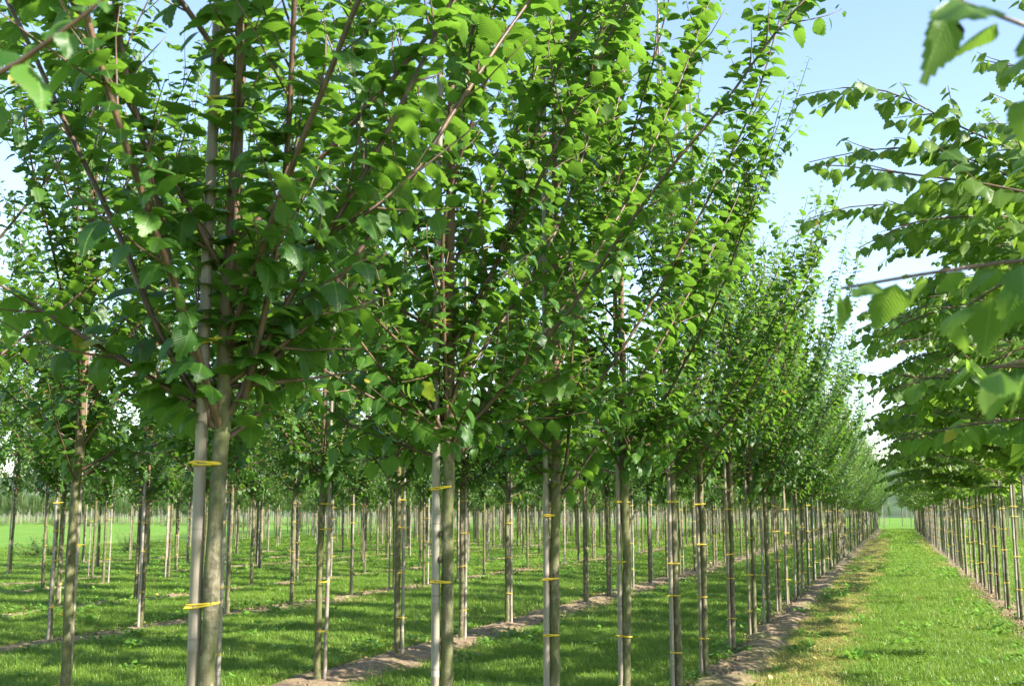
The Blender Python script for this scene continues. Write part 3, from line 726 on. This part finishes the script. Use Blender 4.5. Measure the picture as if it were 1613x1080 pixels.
# two low thorny shrubs in the pasture
def shrub(x, y, wdt, hgt, seed, label):
    r = np.random.default_rng(seed); root = tag(empty("shrub", (x, y, 0)), label, "shrub", "low shrubs in the pasture"); A = Acc(); bag = LeafBag()
    for k in range(26):
        az = r.uniform(0, 6.28); th = r.uniform(.3, 1.35); P = grow(r, (r.normal(0, wdt * .12), r.normal(0, wdt * .08), 0), (math.sin(th) * math.cos(az), .6 * math.sin(th) * math.sin(az), math.cos(th)), hgt * r.uniform(.8, 1.5), .12, -.2, .4)
        A.add(*tube(P, np.linspace(.012, .003, len(P)), 4)); 
        for j in range(2): put_leaves(r, bag, 0, P + r.normal(0, .05, 3), .1, .035, .09, False)
    link("stem_tangle", A.mesh("stem_tangle", TWIG), root, kind="stuff"); p, M, b = bag.arrays(); link("foliage", foliage_mesh(r, p, M, 1, False), root, kind="stuff")
shrub(-31.5, 35.6, 2.2, 1.0, 1, "wide dark low shrub in the pasture beyond the rows"); shrub(-31.0, 40.5, 1.8, .9, 2, "smaller low shrub in the pasture right of the wide one")
for k in range(9): shrub(-128 + k * 7.5 + rr.normal(0, 1), 121 + rr.normal(0, 1), 5.0, 1.7, 20 + k, "low dark shrub of the far hedge line across the pasture")

# ------------------------------------------------------------------ knots and cut stubs on the two nearest stems
def knot(parent_loc, z, ang, rad, s, me_name="knot", m=KNOT):
    tr_ = [o for o in bpy.data.objects if o.name.startswith("young_tree") and abs(o.location.y - parent_loc) < .01 and abs(o.location.x + 1.88) < .1][0]
    u, v = np.meshgrid(np.linspace(0, np.pi, 5), np.linspace(0, 2 * np.pi, 8, endpoint=False), indexing='ij')
    Vv = np.stack([np.sin(u) * np.cos(v), np.sin(u) * np.sin(v), np.cos(u)], -1).reshape(-1, 3) * np.array([.7, 1, 1.1]) * s
    F = []
    for i in range(4):
        for j in range(8): F.append((i * 8 + j, (i + 1) * 8 + j, (i + 1) * 8 + (j + 1) % 8, i * 8 + (j + 1) % 8))
    o = link(me_name, new_mesh(me_name, Vv, F, m), tr_); o.location = (math.cos(ang) * rad, math.sin(ang) * rad, z); o.rotation_euler = (0, 0, ang)
cam_ang = lambda y: math.atan2(-y, 1.88)
knot(2.82, 1.47, cam_ang(2.82) - .1, .022, .012); knot(2.82, 1.37, cam_ang(2.82) - .1, .022, .008); knot(2.82, 1.60, cam_ang(2.82) + .5, .025, .006); knot(2.82, 1.26, cam_ang(2.82) - 1.0, .022, .013)
knot(4.60, 1.56, cam_ang(4.6) - 1.35, .027, .014); knot(4.60, 1.45, cam_ang(4.6) - 1.35, .027, .015)
knot(6.25, 1.3, cam_ang(6.25) - .2, .026, .012)

# ------------------------------------------------------------------ grass
def tuft(seed, n, h, spread, lean, wdt, flat=0.0):
    r = np.random.default_rng(seed); A = Acc()
    for k in range(n):
        a = r.uniform(0, 6.28); rad = spread * math.sqrt(r.random()); b0 = np.array([math.cos(a) * rad, math.sin(a) * rad, -.01])
        az = r.uniform(0, 6.28); hh = h * r.uniform(.45, 1.15); ln = lean * r.uniform(.2, 1.3) * hh; dv = np.array([math.cos(az), math.sin(az), 0]); sd_ = np.array([-dv[1], dv[0], 0]) * wdt * r.uniform(.6, 1.2)
        m1 = b0 + dv * ln * .3 + [0, 0, hh * .6]; tip = b0 + dv * ln + [0, 0, hh * (1 - .3 * min(1, lean))]
        A.add(np.array([b0 - sd_, b0 + sd_, m1 + sd_ * .8, m1 - sd_ * .8, tip]), np.array([[0, 1, 2], [0, 2, 3], [3, 2, 4]]), None, r.random())
    return A.mesh("tuft", BLADE)
TUFT = [tuft(k, 46, .085 * (1 + .20 * (k % 4)), .085, .75, .0022) for k in range(8)]
TUFT_FAR = [tuft(40 + k, 40, .10, .17, .8, .0050) for k in range(5)]
def dry(seed):
    me = tuft(seed, 34, .06, .09, 1.5, .0020); me.materials[0] = STRAW; return me
DRY = [dry(80 + k) for k in range(5)]
def soil_dist(x, y):
    d = np.full(x.shape, 9.0)
    for x0 in ROWS: d = np.minimum(d, np.abs(x - x0 - (.2 if x0 == -1.88 else 0)) - strip_w.get(x0, .6) * .38)
    return d
def sample(n, y0, y1, xl, xr):
    y = np.sqrt(rng.uniform(y0 ** 2, y1 ** 2, n)) ; x = rng.uniform(0, 1, n) * (xr(y) - xl(y)) + xl(y); return x, y
XL = lambda y: np.maximum(-.98 * y - .6, -40); XR = lambda y: .115 * y + .8
def lay(x, y, lo):
    d = soil_dist(x, y); edge = .07 * bumps(x, y, 3.1, 77); band = (x > -1.45) & (x < -.62 + .12 * bumps(y, y * 0, .7, 55)); return (d + edge > lo - .16 * (rng.random(x.shape) < .35)) & ~(band & (rng.random(x.shape) < .8))
P_, S_, I_ = [], [], []
for (n, y0, y1, s, far) in ((36000, 8.6, 17, 1.0, 0), (42000, 17, 30, 1.12, 0), (26000, 30, 52, 1.25, 1), (24000, 52, 125, 1.9, 1)):
    x, y = sample(n, y0, y1, XL, XR); k = lay(x, y, .02); x, y = x[k], y[k]
    P_.append(np.column_stack([x, y, .018 * bumps(x, y, 1.1, 3) - .012])); S_.append(s * rng.uniform(.65, 1.25, len(x)) * (1 + .25 * bumps(x, y, .8, 21)))
    I_.append(rng.integers(0, 8, len(x)) if not far else 8 + rng.integers(0, 5, len(x)))
P_ = np.vstack(P_); o = scatter("grass", P_, rng.uniform(0, 6.28, len(P_)), np.concatenate(S_), np.concatenate(I_), TUFT + TUFT_FAR)
tag(o, "mown green grass between the tree rows", "grass")
# dry yellowed grass: a band along the right side of the left row, thin fringes beside the other strips
P_ = []
for (x0, x1, n) in ((-1.5, -.55, 23000), (-5.0, -4.6, 1800), (-6.2, -5.85, 1200), (-9.9, -9.6, 1100), (-10.9, -10.6, 900), (-14.1, -13.5, 500), (1.15, 1.42, 700), (-17.8, -17.2, 400)):
    y = np.sqrt(rng.uniform(9 ** 2, 75 ** 2, n * 2)); x = rng.uniform(x0, x1, n * 2) + .12 * bumps(y, y * 0, .7, 55); k = (rng.random(n * 2) < np.clip(14 / y, .12, 1)); P_.append(np.column_stack([x[k], y[k], np.zeros(k.sum())]))
x, y = sample(9000, 9, 45, XL, XR); k = (bumps(x, y, .55, 31) > .30) & (rng.random(len(x)) < .8); P_.append(np.column_stack([x[k], y[k], np.zeros(k.sum())]))
P_ = np.vstack(P_); o = scatter("dry_grass", P_, rng.uniform(0, 6.28, len(P_)), rng.uniform(.8, 1.5, len(P_)) * (1 + P_[:, 1] / 60), rng.integers(0, 5, len(P_)), DRY)
tag(o, "straw coloured dry grass beside the bare soil strips", "grass")
# small broad-leaved ground cover
def cover(seed):
    r = np.random.default_rng(seed); A = Acc()
    for k in range(16):
        a = r.uniform(0, 6.28); V, F, UV = LEAVES[1, True][int(r.integers(5))]; l = r.uniform(.03, .065); th = r.uniform(.2, .9)
        d = np.array([math.cos(a) * math.cos(th), math.sin(a) * math.cos(th), math.sin(th)]); n_ = np.array([-math.cos(a) * math.sin(th), -math.sin(a) * math.sin(th), math.cos(th)]); x_ = np.cross(d, n_)
        q = np.array([r.normal(0, .05), r.normal(0, .05), .02 + r.uniform(0, .05)]); A.add((np.stack([x_, d, n_], -1) * l @ V.T).T + q, F, UV, r.random())
    return A.mesh("cover", WEED)
COVER = [cover(k) for k in range(5)]
x, y = sample(15000, 9, 45, XL, XR); dd = soil_dist(x, y); k = (rng.random(len(x)) < np.where((dd > -.05) & (dd < .35), .5, .10) * np.where(bumps(x, y, .9, 91) > .05, 1.6, .25)); x, y = x[k], y[k]
o = scatter("ground_cover", np.column_stack([x, y, np.full(len(x), .01)]), rng.uniform(0, 6.28, len(x)), rng.uniform(.8, 1.7, len(x)), rng.integers(0, 5, len(x)), COVER)
tag(o, "small bright broad leaved weeds among the grass", "weeds")
# clods and fallen bits on the soil
def clod(seed):
    r = np.random.default_rng(seed); V = np.array([(1, 0, 0), (-1, 0, 0), (0, 1, 0), (0, -1, 0), (0, 0, 1), (0, 0, -1)], float) * r.uniform(.6, 1.2, (6, 1)) * [.02, .02, .013]
    F = np.array([(0, 2, 4), (2, 1, 4), (1, 3, 4), (3, 0, 4), (2, 0, 5), (1, 2, 5), (3, 1, 5), (0, 3, 5)]); return new_mesh("clod", V, F, SOIL, smooth=False)
CLOD = [clod(k) for k in range(5)]
P_ = []
for x0, n in ((-1.88, 3800), (-5.4, 3500), (1.74, 1800), (-10.3, 900)):
    y = np.sqrt(rng.uniform(9 ** 2, 32 ** 2, n)); x = x0 + (.2 if x0 == -1.88 else 0) + rng.normal(0, strip_w[x0] * .24, n); P_.append(np.column_stack([x, y, .06 - .20 * (x - x0) ** 2]))
P_ = np.vstack(P_); o = scatter("soil_clods", P_, rng.uniform(0, 6.28, len(P_)), rng.uniform(.4, 1.6, len(P_)) ** 1.4, rng.integers(0, 5, len(P_)), CLOD)
tag(o, "loose clods of grey soil along the planted strips", "soil")

LITTER = []
for k in range(4):
    r = np.random.default_rng(k); A = Acc()
    for j in range(5):
        V, F, UV = LEAVES[1, False][j]; a = r.uniform(0, 6.28); tl = r.normal(0, .25, 2); d = np.array([math.cos(a), math.sin(a), tl[0]]); n_ = np.array([tl[1], tl[0], 1.0]); d = d / np.linalg.norm(d); n_ -= d * (n_ @ d); n_ /= np.linalg.norm(n_)
        A.add((np.stack([np.cross(d, n_), d, n_], -1) * r.uniform(.05, .09) @ V.T).T + np.array([r.normal(0, .22), r.normal(0, .3), .035]), F, UV, r.uniform(.55, 1.25))
    LITTER.append(A.mesh("litter", STRAW))
P_ = []
for x0, n in ((-1.7, 130), (-5.4, 150), (-10.3, 130), (-13.7, 90), (1.6, 70), (-12.2, 40)):
    y = np.sqrt(rng.uniform(9 ** 2, 40 ** 2, n)); P_.append(np.column_stack([x0 + rng.normal(0, .35, n), y, np.full(n, .03)]))
P_ = np.vstack(P_); o = scatter("fallen_leaves", P_, rng.uniform(0, 6.28, len(P_)), rng.uniform(.7, 1.2, len(P_)), rng.integers(0, 4, len(P_)), LITTER)
tag(o, "fallen yellow and brown leaves along the soil strips", "leaves")

# ------------------------------------------------------------------ weeds one can point to
def rosette(loc, n, length, up, seed, name, label, cat, group=None, wd=.16):
    r = np.random.default_rng(seed); root = tag(empty(name, loc), label, cat, group)
    for k in range(n):
        V, F, UV = leaf_shape(6, wd * r.uniform(.8, 1.2), r.uniform(.5, 1.3), .25, 0, r.uniform(-.4, .4), k); l = length * r.uniform(.6, 1.15)
        o = link("leaf", new_mesh("leaf", V, F, WEED, UV, np.full(len(V), r.random())), root); a = k * 2.4 + r.normal(0, .3); th = r.uniform(.5, 1.15) * up
        o.scale = (l, l, l); o.rotation_euler = (th, 0, a); o.location = (0, 0, .01)
    return root
rosette((-.50, 13.4, 0), 11, .27, 1.0, 1, "dock_plant", "large broad leaved dock plant standing out of the path's grass", "weed")
rosette((-.78, 13.7, 0), 7, .20, .9, 2, "dock_plant", "smaller dock plant with upright leaves left of the large dock", "weed")
for k, (x, y, lb) in enumerate([(-1.25, 12.3, "pale weed clump at the left row's soil edge near the bottom"), (.45, 11.6, "low shiny weed in the path's grass near the bottom edge"), (.95, 12.2, "narrow leaved weed in the grass near the bottom right"),
                                (1.05, 15.8, "pale weed beside the right soil strip"), (-1.1, 14.9, "upright weed on the dry grass band by the left row"), (.1, 17.5, "small weed alone mid path behind the dock plants")]):
    rosette((x, y, 0), 6, .16, .95, 10 + k, "weed_plant", lb, "weed", "single weeds along the grass path", .12)
def dandelion(x, y, lb):
    root = tag(empty("dandelion", (x, y, 0)), lb, "flower", "yellow flowers on the path"); A = Acc(); A.add(*tube([(0, 0, 0), (.004, 0, .09), (0, .004, .16)], [.003, .0028, .0026], 5)); link("stem", A.mesh("stem", WEED), root)
    B = Acc(); r = np.random.default_rng(4)
    for k in range(26):
        a = k * 2.4; rad = .010 + .022 * (k / 26); d = np.array([math.cos(a), math.sin(a), 0]); s = np.array([-d[1], d[0], 0]) * .005; c = np.array([0, .004, .16])
        B.add(np.array([c - s * .5, c + s * .5, c + d * rad + s + [0, 0, .012], c + d * rad - s + [0, 0, .012]]), np.array([[0, 1, 2], [0, 2, 3]]))
    link("bloom", B.mesh("bloom", PETAL), root)
dandelion(.32, 24.0, "single yellow dandelion open in the middle of the path")
